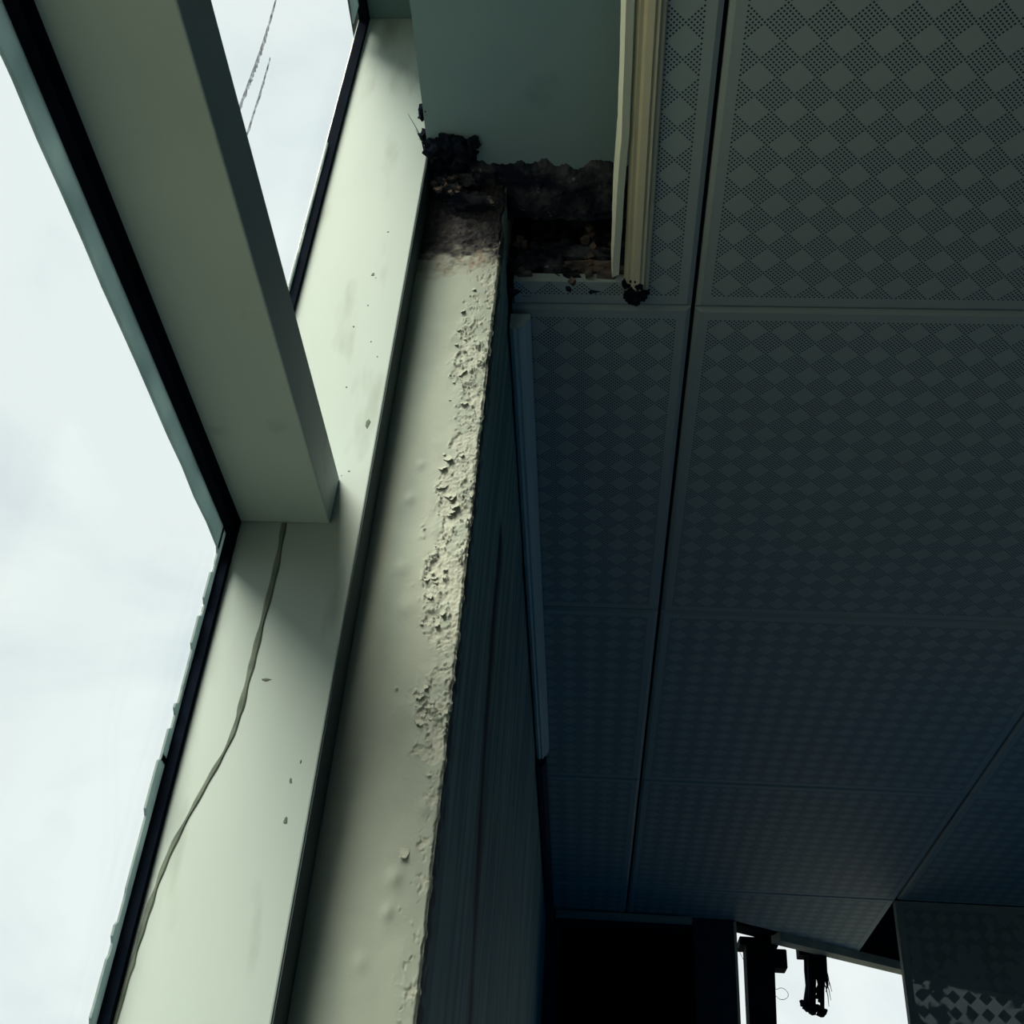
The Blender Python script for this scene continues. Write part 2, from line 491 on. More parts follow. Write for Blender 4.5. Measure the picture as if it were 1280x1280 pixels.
edge = sstep(0.93, 1.0, ss) * (fbm(zm / 7, xm / 40, 4) - 0.2) * 3.0
edge = edge + rot * sstep(.8, 1, ss) * (fbm(zm / 14, xm / 40, 3)) * 5
P = np.zeros((NR, NC, 3))
P[..., 0] = XB * S + ss * (XW - XB) * S - edge / 1000
P[..., 1] = YW * S - h / 1000 + sstep(0.965, 1.0, ss) * 0.0025
P[..., 2] = CZ + zz * S
paint = np.array([0.295, 0.34, 0.30]); bare = np.array([0.345, 0.375, 0.33]); brown = np.array([0.21, 0.18, 0.14]); black = np.array([0.022, 0.022, 0.028])
greener = np.array([0.22, 0.28, 0.262])  # darker, greener patches toward the window side of the strip
C = np.where(film[..., None], paint, bare)
gr = sstep(0.42, 0.62, fbm(xm / 40 + 2, zm / 160, 3)) * (1 - sstep(0.3, 0.55, ss))
C = C * (1 - gr[..., None] * .6) + greener * gr[..., None] * .6
dirt = sstep(0.50, 0.75, fbm(xm / 4, zm / 4, 3))
bmask = (crust * (0.35 + 0.65 * dirt))[..., None]
C = C * (1 - bmask) + brown * bmask
olive = np.array([0.12, 0.11, 0.085])
rm = sstep(0.938, 0.962, zz + 0.05 * (fbm(xm / 12 + 8, zm / 8, 4) - 0.5))[..., None]
C = C * (1 - rm) + (black * (1 - dirt[..., None] * .35) + olive * dirt[..., None] * .35) * rm
grid_mesh('flaking_plaster', P, M_flake, wall, C)

# --- curled flakes of paint still hanging on (parts of the flaking wall)
flake_me = []
fr = np.random.RandomState(21)
for v in range(7):
    n_ = 5; vs_ = []; fs_ = []
    for i in range(n_):
        for j in range(n_):
            u_, w_ = i / (n_ - 1) - .5, j / (n_ - 1)
            taper = 1 - .35 * w_ ** 2 + .25 * (fr.rand() - .5)
            vs_.append((u_ * taper, -(0.05 + .55 * w_ ** 2 + .06 * (fr.rand() - .5)), -w_ * (1 + .3 * (fr.rand() - .5))))
    for i in range(n_ - 1):
        for j in range(n_ - 1):
            k_ = i * n_ + j; fs_.append((k_, k_ + 1, k_ + n_ + 1, k_ + n_))
    me = bpy.data.meshes.new('paint_flake'); me.from_pydata(vs_, [], fs_); me.update()
    me.materials.append(M_paintflake)
    flake_me.append(me)
spots = []
for (za, zb, sa, sb, cnt) in ((0.735, 0.90, .58, .76, 12), (0.49, 0.68, .60, .80, 26), (0.40, 0.435, .66, .84, 8), (0.27, 0.36, .7, .9, 2)):
    for k in range(cnt): spots.append((fr.uniform(za, zb), fr.uniform(sa, sb)))
for k, (z_, s_) in enumerate(spots):
    o = bpy.data.objects.new('paint_flake', flake_me[k % 7]); COL.objects.link(o); o.parent = wall
    sz = fr.uniform(.003, .0075)
    o.scale = (sz * fr.uniform(.7, 1.3), sz * fr.uniform(.5, .9), sz)
    o.rotation_euler = (0, fr.uniform(-.9, .5), fr.uniform(-.3, .3))
    o.location = Vector(((XB + s_ * (XW - XB)) * S, YW * S - .0012, CZ + z_ * S)) - PW(wall)

# --- room-side face with cracks, running away from the camera
NR, NC = 420, 260
zz = np.linspace(-0.10, 0.995, NR)[:, None] * np.ones((1, NC))
yy = np.ones((NR, 1)) * (YW + (YF - YW) * np.linspace(0, 1, NC) ** 1.6)[None, :]
zm = zz * S * 1000; ym = yy * S * 1000
h = 1.6 * (fbm(ym / 30, zm / 260, 3) - 0.5) + 0.5 * (fbm(ym / 6, zm / 40, 3) - 0.5)
crack_y = 1.10 + 0.13 * np.clip((0.68 - zz) / 0.42, 0, 1.4) ** 1.6 + 0.006 * (fbm(zm / 25, zm * 0, 3) - .5)
wd = 0.008 + 0.036 * fbm(zm / 45 + 3, zm * 0, 3)
h -= 0.9 * np.exp(-((yy - crack_y) / wd) ** 2) * (zz < 0.78)
crack2 = 1.45 + 0.5 * np.clip((0.8 - zz) / 0.45, 0, 1.3)
h -= 0.9 * np.exp(-((yy - crack2) / 0.012) ** 2)
h += np.where(yy > crack2, -1.2, 0)
P = np.zeros((NR, NC, 3))
P[..., 0] = XW * S + h / 1000 - 0.0012
P[..., 1] = yy * S; P[..., 2] = CZ + zz * S
c0 = np.array([0.25, 0.40, 0.38]); c1 = np.array([0.14, 0.25, 0.25]); c2 = np.array([0.02, 0.02, 0.03])
a = sstep(.35, .65, fbm(ym / 12, zm / 200, 4))[..., None]
C = c0 * (1 - a) + c1 * a
k = (np.exp(-((yy - crack_y) / (wd * 1.1)) ** 2) * (zz < 0.78))[..., None]
C = C * (1 - k) + c2 * k
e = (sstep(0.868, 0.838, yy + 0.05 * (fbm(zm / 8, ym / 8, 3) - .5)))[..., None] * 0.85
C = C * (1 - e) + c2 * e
grid_mesh('room_side_plaster', P, M_flake, wall, C)

# --- rotted recess above the cut ceiling edge
NR, NC = 120, 150
xx = np.ones((NR, 1)) * np.linspace(XW - .004, 0.10, NC)[None, :]
zz = np.linspace(1.016, SLAB, NR)[:, None] * np.ones((1, NC))
xm = xx * S * 1000; zm = zz * S * 1000
P = np.zeros((NR, NC, 3))
P[..., 0] = xx * S
P[..., 1] = 0.955 * S - 0.045 * fbm(xm / 22, zm / 16, 5, 0.6) - 0.02 * sstep(1.1, 1.016, zz)
P[..., 2] = CZ + zz * S
grid_mesh('rotted_recess', P, M_rot, wall)

# --- ragged rotten underside along the broken end of the lintel
NR, NC = 150, 260
xx = np.ones((NR, 1)) * np.linspace(XB + .002, 0.03, NC)[None, :]
yy = np.linspace(0.770, 0.872, NR)[:, None] * np.ones((1, NC))
xm = xx * S * 1000; ym = yy * S * 1000
start = 0.806 - 0.030 * sstep(-.145, -.165, xx) + 0.022 * (fbm(xm / 16, ym / 30, 4, .6) - .5)
mk = sstep(-0.004, 0.004, yy - start)
lump = fbm(xm / 9 + 4, ym / 9, 5, .62)
zz = np.where(mk > 0.02, ZS - 0.0005 - 0.010 * mk * lump, ZS + .004)
zz = zz - np.where(yy > YW + .004, 0.012 * fbm(xm / 20, ym / 12 + 9, 4, .6) * sstep(YW, .872, yy), 0)
P = np.stack([xx * S, yy * S + .004 * (fbm(xm / 8, ym / 8 + 3, 3) - .5), CZ + zz * S], -1)
grid_mesh('rotted_lintel_edge', P, M_rot, wall)

def chunk(name, c, r, mat, parent=None, seed=0, sub=2, flat=1.0, spike=0.5):
    rnd = np.random.RandomState(seed)
    bm = bmesh.new()
    if name == 'plaster_crumb':
        bmesh.ops.create_cube(bm, size=1.5)
        bmesh.ops.rotate(bm, verts=bm.verts, cent=(0, 0, 0), matrix=Matrix.Rotation(seed * 1.7, 3, 'Y') @ Matrix.Rotation(seed * .9, 3, 'X'))
    else:
        bmesh.ops.create_icosphere(bm, subdivisions=sub, radius=1)
    sc = (r[0], r[1], r[2]) if isinstance(r, tuple) else (r, r, r * flat)
    for v in bm.verts:
        k_ = 1 + spike * (rnd.rand() - .5)
        v.co = Vector(W(*c)) + Vector((v.co.x * sc[0] * S, v.co.y * sc[1] * S, v.co.z * sc[2] * S)) * k_
    return finish(name, bm, mat, parent)

# crumbs and splinters along the rotted edge (parts of the broken wall)
rnd = random.Random(3)
for k in range(46):
    x = rnd.uniform(XW + .002, 0.012); z = rnd.uniform(1.0, 1.075) if k % 3 else rnd.uniform(1.0, 1.03)
    y = 0.905 + rnd.uniform(0, 0.03)
    r = rnd.uniform(0.002, 0.0065)
    chunk('plaster_crumb', (x, y, z), (r * rnd.uniform(.8, 2.2), r, r * rnd.uniform(.5, 1.2)), M_crumb if rnd.random() < .55 else M_rot, wall, k, 1, 1, .7)
for k, (x, z, r) in enumerate([(-0.022, 1.085, .006), (-0.018, 1.072, .005), (-0.026, 1.062, .007), (-0.016, 1.05, .005), (-0.021, 1.035, .006),
                               (-0.019, 1.022, .005), (-0.02, 1.008, .006), (-0.105, 1.06, .006), (-0.098, 1.055, .005), (-0.10, 1.01, .005)]):
    chunk('plaster_crumb', (x, 0.90, z), (r * .8, r * .7, r), M_crumb, wall, 90 + k, 1, 1, .8)
# broken ledge hanging over the ceiling edge
chunk('broken_ledge', (-0.045, 0.915, 1.045), (.062, .018, .013), M_rot, wall, 5, 3, 1, .55)
chunk('broken_ledge', (-0.018, 0.908, 1.022), (.045, .012, .005), M_crumb, wall, 6, 3, 1, .6)
for k, (x, z, rx, rz) in enumerate([(-0.19, 1.06, .016, .010), (-0.175, 1.045, .018, .006), (-0.15, 1.03, .026, .005), (-0.165, 1.068, .022, .012)]):
    chunk('rotten_lump', (x, YW - .008, z), (rx, .012, rz), M_rot, wall, 30 + k, 3, 1, .6)
for k in range(16):
    chunk('plaster_crumb', (rnd.uniform(-.198, -.165), YW - .018, rnd.uniform(1.03, 1.065)), rnd.uniform(.0015, .004), M_crumb, wall, 60 + k, 1, .7, .7)

# far wall and the strip of masonry over the skewed opening
far = empty('wall_far', W(-0.1, YF, FLOOR))
tag(far, 'dark far wall with a recessed panel', kind='structure')
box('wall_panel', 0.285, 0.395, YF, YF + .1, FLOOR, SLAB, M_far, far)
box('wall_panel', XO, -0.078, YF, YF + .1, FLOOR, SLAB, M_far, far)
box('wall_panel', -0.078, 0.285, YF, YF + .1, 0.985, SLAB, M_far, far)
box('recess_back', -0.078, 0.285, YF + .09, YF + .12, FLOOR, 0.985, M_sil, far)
bm = bmesh.new()
q = [(0.395, skewY(.395)), (XR + .1, skewY(XR + .1))]
vsb = []
for z in (1.0, SLAB):
    for d in (0, .06):
        for x, y in q: vsb.append(bm.verts.new(W(x - d * .5, y + d * .85, z)))
for f in [(0, 1, 3, 2), (4, 5, 7, 6), (0, 1, 5, 4), (2, 3, 7, 6), (0, 2, 6, 4), (1, 3, 7, 5)]:
    bm.faces.new([vsb[i] for i in f])
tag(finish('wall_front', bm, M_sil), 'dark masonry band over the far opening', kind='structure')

# window_2: the skewed opening at the far end, with a sagging header bar
win2 = empty('window_2', W(0.6, skewY(.6), 1.0))
tag(win2, 'small far opening showing white sky', kind='structure')
bm = bmesh.new()
vsb = []
for (x, dz) in ((0.52, 0.0), (1.9, 0.006)):
    for (dn, z) in ((-.02, 0.978), (.02, 0.978), (.02, 1.002), (-.02, 1.002)):
        vsb.append(bm.verts.new(W(x - dn * .5, skewY(x) + dn * .86, z + dz)))
for f in [(0, 1, 2, 3), (4, 5, 6, 7), (0, 1, 5, 4), (1, 2, 6, 5), (2, 3, 7, 6), (3, 0, 4, 7)]:
    bm.faces.new([vsb[i] for i in f])
finish('header_bar', bm, M_alu, win2)
box('edge_strip', 0.393, 0.400, YF - .002, YF + .11, FLOOR, 0.995, M_cornice, win2)

# ================================================================ window_1 (left)
win = empty('window_1', W(XA, YJ, ZSILL))
tag(win, 'tall window with pale green painted frame and transom', kind='structure')
box('jamb', XG - .004, XB, YJ, YW + .012, ZSILL, ZH + .05, M_jamb, win, 0.0012)
box('jamb', XG - .004, XB, YN - .01, YN + .035, ZSILL, ZH + .05, M_jamb, win, 0.0012)
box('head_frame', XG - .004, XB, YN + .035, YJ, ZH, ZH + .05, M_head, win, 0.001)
box('sill', XO - .03, XW + .03, YN, YW + .002, ZSILL - .03, ZSILL, M_jamb, win, 0.002)
box('transom', XG - .004, -0.2292, YN + .035, YJ - .0005, ZT0, ZT1, M_frame, win, 0.0012)
box('side_shade_strip', XB, XB + .0009, YJ + .0015, YW - .0005, ZSILL, ZS, M_edge, win)  # added thin strip that paints shade onto the jamb's room-facing side
box('gasket', XG, XA, YN + .035, YJ, ZT0 - .016, ZT0, M_gasket, win)
box('gasket', XG, XA, YN + .035, YJ, ZT1, ZT1 + .012, M_gasket, win)
box('gasket', XG, XA, YN + .035, YJ, ZH - .014, ZH, M_gasket, win)
box('gasket', XG, XA, YN + .035, YJ, ZSILL, ZSILL + .014, M_gasket, win)
box('gasket', XG, XA, YJ - .006, YJ, ZSILL + .014, ZT0 - .016, M_gasket, win)
box('gasket', XG, XA, YJ - .006, YJ, ZT1 + .012, ZH - .014, M_gasket, win)
box('gasket', XG, XA, YN + .035, YN + .041, ZSILL + .014, ZT0 - .016, M_gasket, win)
box('gasket', XG, XA, YN + .035, YN + .041, ZT1 + .012, ZH - .014, M_gasket, win)
pane_lo = box('pane', XG - .003, XG + .001, YN + .036, YJ - .001, ZSILL + .002, ZT0 - .001, M_glass, win)
pane_hi = box('pane', XG - .003, XG + .001, YN + .036, YJ - .001, ZT1 + .001, ZH - .001, M_glass, win)

def ribbon_on_glass(name, pts, width_fn, mat, parent, x=XG + .0012, t=0.0016):
    """ragged strip lying on the glass: pts (y, z) centre line in layout units"""
    bm = bmesh.new()
    front = []
    for i, (y, z) in enumerate(pts):
        y2, z2 = pts[min(i + 1, len(pts) - 1)]; y1, z1 = pts[max(i - 1, 0)]
        d = Vector((y2 - y1, z2 - z1)).normalized(); nrm = Vector((-d.y, d.x))
        wa, wb = width_fn(i)
        row = []
        for xx_ in (x, x + t):
            for wv in (wa, -wb):
                row.append(bm.verts.new(W(xx_, y + nrm.x * wv, z + nrm.y * wv)))
        front.append(row)
    for a_, b_ in zip(front, front[1:]):
        for (i, j) in ((0, 1), (1, 3), (3, 2), (2, 0)):
            bm.faces.new((a_[i], a_[j], b_[j], b_[i]))
    for e_ in (front[0], front[-1]):
        bm.faces.new((e_[0], e_[1], e_[3], e_[2]))
    return finish(name, bm, mat, parent)

rs = random.Random(5)
# strip under the transom (smooth), ending in a torn corner
N = 60
ys = [YN + .05 + (YJ - .012 - YN - .05) * i / N for i in range(N + 1)]
ribbon_on_glass('sealant_strip', [(y, ZT0 - .016 - .011) for y in ys],
                lambda i: (.011, .010 + rs.uniform(-.001, .001)), M_seal, pane_lo)
# strip under the window head with a torn curl
ys = [YN + .05 + (YJ - .026 - YN - .05) * i / N for i in range(N + 1)]
ribbon_on_glass('sealant_strip', [(y, ZH - .014 - .018) for y in ys],
                lambda i: (.018, .016 + rs.uniform(-.001, .001) + (.006 if i == N else 0)), M_seal, pane_hi)
# ragged beads along the far jamb
def ragged(z0, z1, base, amp, n=120):
    pts = [(YJ - .006, z0 + (z1 - z0) * i / n) for i in range(n + 1)]
    st = {'v': base}
    def wf(i):
        if i % rs.choice((3, 4, 7)) == 0: st['v'] = max(.0006, base + amp * (rs.random() ** 2) - amp * .3)
        return (st['v'], 0.0)
    return pts, wf
pts, wf = ragged(-0.1, 0.34, .010, .008); ribbon_on_glass('sealant_bead', pts, wf, M_seal, pane_lo)
pts, wf = ragged(0.335, 0.545, .006, .006, 60); ribbon_on_glass('sealant_bead', pts, wf, M_seal, pane_lo)
pts, wf = ragged(0.66, 1.08, .003, .004, 90); ribbon_on_glass('sealant_bead', pts, wf, M_seal, pane_hi)
# two dark scuffs on the upper glass
def curve_pts(pl, n):
    o_ = []
    for i in range(n + 1):
        t = i / n * (len(pl) - 1); k_ = min(int(t), len(pl) - 2); f_ = t - k_
        p0, p1, p2, p3 = pl[max(k_ - 1, 0)], pl[k_], pl[k_ + 1], pl[min(k_ + 2, len(pl) - 1)]
        o_.append(tuple(0.5 * (2 * p1[j] + (p2[j] - p0[j]) * f_ + (2 * p0[j] - 5 * p1[j] + 4 * p2[j] - p3[j]) * f_ ** 2
                               + (3 * p1[j] - p0[j] - 3 * p2[j] + p3[j]) * f_ ** 3) for j in range(len(pl[0]))))
    return o_
def scuffw(n, w0):
    return lambda i: (max(.0002, w0 * math.sin(math.pi * (i + .6) / (n + 1.2)) * rs.uniform(.4, 1.1)), w0 * .4)
ribbon_on_glass('scuff_mark', curve_pts([(0.571, 1.02), (0.5748, 0.9551), (0.5751, 0.911), (0.5741, 0.8671), (0.5722, 0.80)], 60), scuffw(60, .0050), M_scuff, pane_hi, t=.0004)
ribbon_on_glass('scuff_mark', curve_pts([(0.5964, 0.9538), (0.599, 0.8986), (0.6015, 0.79)], 40), scuffw(40, .0032), M_scuff, pane_hi, t=.0004)

# dark wandering line of old sealant down the jamb
line = [(-0.2693, 0.5615), (-0.2676, 0.5157), (-0.2688, 0.454), (-0.2696, 0.4108), (-0.272, 0.3632), (-0.2839, 0.3211), (-0.2966, 0.2754), (-0.3016, 0.2382), (-0.3036, 0.2031), (-0.3055, 0.1624), (-0.3060, 0.02)]
bm = bmesh.new(); prev = None
cp = curve_pts(line, 110)
for i, (x, z) in enumerate(cp):
    wv = .0019 + .0007 * math.sin(i * .7) * math.sin(i * .23) + (.0006 if i < 40 else 0)
    r = [bm.verts.new(W(x - wv, YJ - .0002, z)), bm.verts.new(W(x - wv * .5, YJ - .0011, z)), bm.verts.new(W(x + wv * .5, YJ - .0011, z)), bm.verts.new(W(x + wv, YJ - .0002, z))]
    if prev:
        for a_ in range(3): bm.faces.new((prev[a_], prev[a_ + 1], r[a_ + 1], r[a_]))
    prev = r
finish('grime_line', bm, M_mark, win)
# small chips and specks on the jamb
for k, (x, z, rx, rz) in enumerate([(-0.2551, 0.4114, .004, .0012), (-0.2367, 0.875, .0016, .0035), (-0.2298, 0.9404, .0010, .0010), (-0.2129, 0.6754, .0022, .005),
                                    (-0.235, 0.83, .0009, .0009), (-0.245, 0.80, .0009, .001), (-0.222, 0.62, .001, .001), (-0.228, 0.615, .0007, .0007), (-0.233, 0.87, .0007, .0007),
                                    (-0.225, 0.78, .0008, .0010), (-0.216, 0.76, .0007, .0009), (-0.24, 0.72, .0009, .0008), (-0.221, 0.33, .0012, .003), (-0.219, 0.30, .0016, .004), (-0.216, 0.345, .0009, .002)]):
    chunk('paint_chip', (x, YJ, z), (rx, .0005, rz), M_mark, win, 200 + k, 1, 1, .8)

# ================================================================ ceiling: every perforated tile is a part
ceil = empty('ceiling', W(0, 0, 1.0))
tag(ceil, 'suspended ceiling of perforated metal tiles with diamond pattern', kind='structure')
Y0 = 0.946; X0 = 0.102
def poly_tile(bm, poly, inset):
    """poly: ccw list (x, y) relative to the tile corner, inset: list of bevel widths per edge"""
    n = len(poly)
    def line_off(i):
        ax, ay = poly[i]; bx, by = poly[(i + 1) % n]
        dx, dy = bx - ax, by - ay; l_ = math.hypot(dx, dy); nx, ny = -dy / l_, dx / l_
        return ax + nx * inset[i], ay + ny * inset[i], dx / l_, dy / l_
    inner = []
    for i in range(n):
        p1 = line_off(i - 1); p2 = line_off(i)
        den = p1[2] * p2[3] - p1[3] * p2[2]
        t = ((p2[0] - p1[0]) * p2[3] - (p2[1] - p1[1]) * p2[2]) / den
        inner.append((p1[0] + p1[2] * t, p1[1] + p1[3] * t))
    lo_ = [bm.verts.new((x * S, y * S, 0)) for x, y in inner]
    md = [bm.verts.new((x * S, y * S, .0035)) for x, y in poly]
    up = [bm.verts.new((x * S, y * S, .012)) for x, y in poly]
    bm.faces.new(lo_[::-1]); bm.faces.new(up)
    for i in range(n):
        j = (i + 1) % n
        bm.faces.new((lo_[i], lo_[j], md[j], md[i])); bm.faces.new((md[i], md[j], up[j], up[i]))
GX = 0.0024; GY = 0.0006; BV = 0.0055
shared = {}
def add_tile(cx, cy, polys, insets, key=None):
    if key and key in shared:
        me = shared[key]
    else:
        bm = bmesh.new()
        for p_, i_ in zip(polys, insets): poly_tile(bm, p_, i_)
        me = bpy.data.meshes.new('ceiling_tile'); bm.to_mesh(me); bm.free()
        me.materials.append(M_tile)
        if key: shared[key] = me
    o = bpy.data.objects.new('ceiling_tile', me); COL.objects.link(o)
    o.parent = ceil
    o.location = ((cx) * S, (cy) * S, rt.uniform(-.0006, .0006))
    return o
rt = random.Random(9)
def rect(x0, x1, y0, y1): return [(x0, y0), (x1, y0), (x1, y1), (x0, y1)]
for c in range(-1, 5):
    for r in range(-6, 4):
        cx = X0 + TILE * c; cy = Y0 + TILE * r
        xa, xb, ya, yb = GX, TILE - GX, GY, TILE - GY
        if cx + xb > XR: xb = XR - cx
        if cy + ya < YBACK: ya = YBACK - cy
        if xb - xa < .02 or yb - ya < .02: continue
        if c == -1:
            if r < -1:
                add_tile(cx, cy, [rect(0.04 - cx, xb, ya, yb)], [[BV, BV, BV, 0]])
            elif r == -1:
                add_tile(cx, cy, [rect(0.04 - cx, xb, ya, yb), rect(XW + .006 - cx, 0.04 - cx, 0.908 - cy, yb)],
                         [[BV, BV, BV, 1e-5], [1e-5, 1e-5, BV, 1e-5]])
            else:
                if r == 3: yb = YF - cy
                add_tile(cx, cy, [rect(XW + .002 - cx, xb, ya, yb)], [[BV, BV, BV, 1e-5]])
        elif r == 3:
            if c == 0:
                P_ = [(xa, ya), (xb, ya), (xb, skewY(cx + xb) - .02 - cy), (0.40 - cx, skewY(.40) - .02 - cy), (xa, YF - cy)]
                add_tile(cx, cy, [P_], [[BV, BV, .003, .003, BV]])
        else:
            add_tile(cx, cy, [rect(xa, xb, ya, yb)], [[BV] * 4], key=(round(xa, 4), round(xb, 4), round(ya, 4), round(yb, 4)))
# T-bar grid rails above the gaps: dark line seen between tiles
for c in range(0, 5):
    x = X0 + TILE * c
    box('grid_rail', x - .008, x + .008, YBACK, 2.965 if c else YF - .002, 1.0155, 1.03, M_sil, ceil)

# mouldings ---------------------------------------------------------
prof = [(0.0195, 1.004), (0.0195, 0.992), (0.0235, 0.986), (0.027, 0.988), (0.030, 0.984), (0.037, 0.984), (0.0395, 0.988), (0.042, 0.987), (0.0445, 0.993), (0.0475, 0.995), (0.049, 1.0), (0.049, 1.004)]
tr1 = extrude_profile('trim_1', prof, [YBACK, 0, 0.5, 0.906], M_cornice,
                      jag=lambda i, y, k: (0, (0.0 if k < 3 else (prof[i][0] - .034) * 0.9), 0))
tag(tr1, 'cream cornice moulding edging the cut ceiling tiles', kind='structure')
prof2 = [(XW + .001, 0.995), (XW + .001, 0.972), (XW + .006, 0.968), (XW + .009, 0.972), (XW + .012, 0.970), (XW + .016, 0.976), (XW + .019, 0.978), (XW + .0235, 0.988), (XW + .0245, 0.995)]
tr2 = extrude_profile('trim_2', prof2, [0.955, 1.2, 1.6, 2.15], M_cornice2, jag=lambda i, y, k: (0.0, 0, 0.002 * math.sin(y * 3)))
tag(tr2, 'grey cornice moulding between wall and perforated ceiling', kind='structure')
prof3 = [(XW + .001, 0.995), (XW + .001, 0.960), (XW + .012, 0.958), (XW + .018, 0.970), (XW + .018, 0.995)]
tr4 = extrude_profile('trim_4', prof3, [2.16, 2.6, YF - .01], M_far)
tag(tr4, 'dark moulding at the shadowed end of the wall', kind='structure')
tr3 = box('trim_3', -0.09, 0.28, YF - .02, YF - .001, 0.980, 0.996, M_wall)
tag(tr3, 'dull rail along the top of the far recess', kind='structure')

# batten: broken, paint chipped, proud of the cornice --------------
NY = 90
ysb = [YBACK + .2 + (-0.2 - YBACK) * i / 8 for i in range(8)] + [0.02 + (0.882 - 0.02) * i / NY for i in range(NY + 1)]
tb = np.random.RandomState(4)
nb = fbm(np.array(ysb) * 22, np.zeros(len(ysb)), 4)
def bj(i, y, k):
    t = max(0, (y - 0.74) / 0.14)
    bow = -0.0020 * math.sin(min(1, max(0, (y - .70) / .17)) * math.pi) - 0.001 * t
    e = (nb[k] - .5) * .0022
    if i in (0, 1): return (bow + e, 0, e * .8)
    return (bow * (1 - .2 * t) - .0035 * t * t + e * .6, (tb.rand() - .5) * .004 if k == len(ysb) - 1 else 0, -e)
bprof = [(0.0065, 1.030), (0.0060, 0.992), (0.0105, 0.981), (0.0180, 0.984), (0.0183, 1.030)]
bt = extrude_profile('wooden_batten', bprof, ysb, M_batten, jag=bj)
tag(bt, 'thin cream batten with chipped paint beside the cornice, broken at its end', 'batten')

# ================================================================ loose things
# dark hanging debris under the cornice end
bm = bmesh.new()
rd = np.random.RandomState(2)
for k in range(14):
    t = bmesh.ops.create_icosphere(bm, subdivisions=2, radius=1)
    c = Vector(W(rd.uniform(.022, .046), rd.uniform(.895, .925), rd.uniform(.982, .995)))
    rr = rd.uniform(.005, .009) * S
    for v in t['verts']: v.co = c + Vector((v.co.x, v.co.y, v.co.z * .8)) * rr * (1 + .8 * (rd.rand() - .5))
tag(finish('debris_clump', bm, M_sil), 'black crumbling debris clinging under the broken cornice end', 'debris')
# dark crumbling clump in the corner of lintel and jamb
bm = bmesh.new()
for k in range(26):
    t = bmesh.ops.create_icosphere(bm, subdivisions=2, radius=1)
    u = rd.rand()
    c = Vector(W(-0.198 + u * .048, rd.uniform(.772, .822), 1.078 - rd.rand() * .012))
    rr = rd.uniform(.005, .011) * S
    for v in t['verts']: v.co = c + v.co * rr * (1 + .8 * (rd.rand() - .5))
for k in range(9):
    t = bmesh.ops.create_icosphere(bm, subdivisions=2, radius=1)
    c = Vector(W(-0.2035 + rd.uniform(-.005, .003), rd.uniform(.735, .782), 1.080 + rd.uniform(0, .012)))
    rr = rd.uniform(.004, .007) * S
    for v in t['verts']: v.co = c + v.co * rr * (1 + .8 * (rd.rand() - .5))
tag(finish('rotten_clump', bm, M_sil), 'black rotten clump in the corner between lintel and window jamb', 'debris')
# fibres poking out over the jamb
fib = empty('fibre_tuft', W(-0.212, 0.775, 1.075))
for a_, b_ in [((-0.205, .782, 1.072), (-0.228, .768, 1.118)), ((-0.206, .780, 1.070), (-0.217, .772, 1.095)), ((-0.2, .781, 1.066), (-0.212, .775, 1.082)), ((-0.203, .781, 1.064), (-0.206, .776, 1.098))]:
    bm = bmesh.new()
    p0, p1 = Vector(W(*a_)), Vector(W(*b_))
    tube(bm, [p0, p0.lerp(p1, .5) + Vector((.0015, 0, .001)), p1], .0006, .0002, 5)
    finish('fibre', bm, M_sil, fib)
tag(fib, 'thin dark fibres sticking out over the pale jamb', 'fibres')

# hanging perforated panel at the far right
pw = 0.675
x0p, ztop = 0.772, 0.998
hp = empty('hanging_panel', W(x0p, 2.972, ztop))
# thin punched sheet
bm = bmesh.new()
vv = [bm.verts.new(c) for c in ((0, 0, 0), (pw * S, 0, 0), (pw * S, 0, -pw * S), (0, 0, -pw * S))]
bm.faces.new(vv[::-1])
me = bpy.data.meshes.new('sheet'); bm.to_mesh(me); bm.free()
link('sheet', me, M_panel, hp)
for nm, (xa, xb, za, zb) in {'rim': (0, .006, -.675, 0), 'rim.a': (.669, .675, -.675, 0), 'rim.b': (.006, .669, -.006, 0), 'rim.c': (.006, .669, -.675, -.669)}.items():
    bm = bmesh.new(); bm_box(bm, xa * S, xb * S, -.003, .018, za * S, zb * S, units=False)
    me = bpy.data.meshes.new('rim'); bm.to_mesh(me); bm.free()
    link('rim', me, M_alu, hp)
tag(hp, 'perforated metal tile hanging upright beside the far opening', 'panel')
hp2 = empty('hanging_panel', W(x0p + pw + .004, 2.972, ztop))
for ch in list(hp.children):
    d = ch.copy(); COL.objects.link(d); d.parent = hp2
tag(hp2, 'second upright perforated tile, right of the one by the far opening', 'panel')

# dark post outside the far opening
post = empty('post', W(0.478, 3.36, FLOOR))
bm = bmesh.new()
vsb = []
for (xa, xb, z) in ((0.452, 0.516, FLOOR + .0), (0.4395, 0.512, 0.766), (0.4403, 0.5185, 0.99)):
    for (x, y) in ((xa, 3.33), (xb, 3.33), (xb, 3.40), (xa, 3.40)): vsb.append(bm.verts.new(W(x, y, z)))
for k in (0, 4):
    for i in range(4): bm.faces.new((vsb[k + i], vsb[k + (i + 1) % 4], vsb[k + 4 + (i + 1) % 4], vsb[k + 4 + i]))
bm.faces.new(vsb[:4]); bm.faces.new(vsb[8:])
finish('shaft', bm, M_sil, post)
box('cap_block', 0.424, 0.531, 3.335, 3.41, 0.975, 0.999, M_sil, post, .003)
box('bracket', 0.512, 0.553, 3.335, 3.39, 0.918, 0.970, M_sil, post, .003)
tag(post, 'dark post with cap and side bracket in the far opening', 'post')

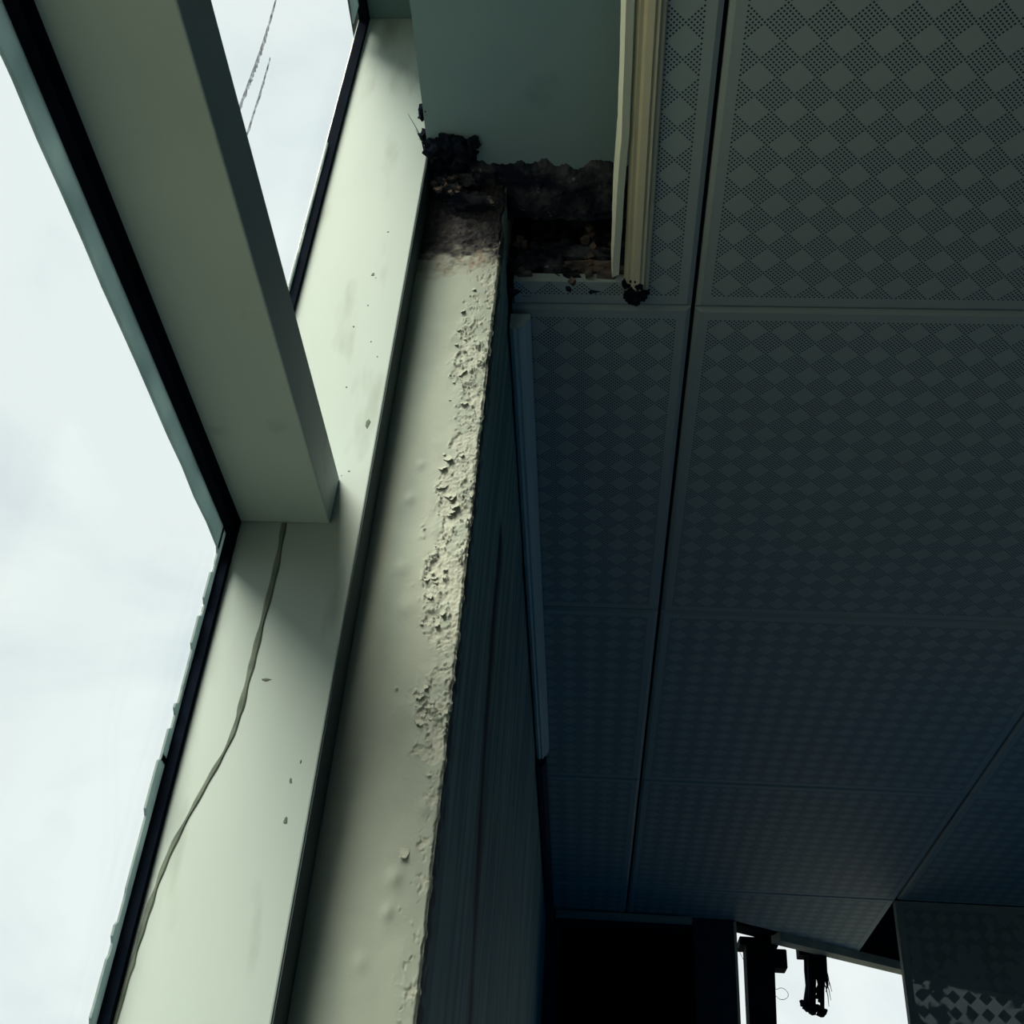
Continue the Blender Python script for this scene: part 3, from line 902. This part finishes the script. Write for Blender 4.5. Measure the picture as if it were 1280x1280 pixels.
# torn bundle hanging from the header
bun = empty('torn_bundle', W(0.64, 3.42, 0.99))
box('clamp', 0.598, 0.665, 3.40, 3.45, 0.975, 1.02, M_sil, bun, .002)
rb = random.Random(8)
for k in range(13):
    x = 0.622 + 0.05 * k / 12
    xb = 0.606 + 0.060 * k / 12
    zb = rb.uniform(.822, .885) if k not in (11, 12) else rb.uniform(.86, .91)
    y = 3.42 + rb.uniform(-.012, .012)
    ptsb = [W(x, y, 1.0), W(x + rb.uniform(-.004, .004), y, .94), W((x + xb) / 2 + .004 + rb.uniform(-.005, .005), y, .90), W(xb, y + rb.uniform(-.005, .005), zb)]
    bm = bmesh.new(); tube(bm, ptsb, rb.uniform(.004, .006), rb.uniform(.003, .006) if k < 11 else .0008, 6)
    finish('strand', bm, M_sil, bun)
for k, (xa, za, xb, zb) in enumerate([(.672, .93, .684, .885), (.670, .915, .679, .862), (.668, .90, .672, .845), (.674, .945, .678, .90)]):
    bm = bmesh.new(); tube(bm, [W(xa, 3.42, za), W((xa + xb) / 2 + .002, 3.42, (za + zb) / 2), W(xb, 3.42, zb)], .0016, .0006, 5)
    finish('strand', bm, M_sil, bun)
for k, (x, z) in enumerate([(0.612, .838), (0.628, .832), (0.648, .826), (0.655, .832), (0.605, .85), (0.64, .838)]):
    chunk('frayed_end', (x, 3.42, z), (.013, .01, .010), M_sil, bun, 300 + k, 2, 1, .8)
tag(bun, 'ragged dark bundle hanging from the header of the far opening', 'cable bundle')

# thin wire loop beside the post
bm = bmesh.new()
cx_, cz_ = 0.543, 0.8665
tube(bm, [W(cx_ - .030 + .0, 3.4, cz_ + .013)] + [W(cx_ + .0165 * math.cos(t), 3.4 + .004 * math.sin(t * 2), cz_ + .0155 * math.sin(t)) for t in [2.4 - i * .3 for i in range(18)]] + [W(cx_ - .026, 3.4, cz_ - .012)], .0007, .0007, 5)
tag(finish('wire_loop', bm, M_sil), 'thin wire loop sticking out beside the dark post', 'wire')
bm = bmesh.new()
tube(bm, [W(0.405, 3.3, .965), W(0.418, 3.3, .945), W(0.436, 3.31, .912), W(0.446, 3.33, .90)], .0006, .0006, 5)
tag(finish('wire', bm, M_sil), 'thin slanting wire between far wall edge and dark post', 'wire')
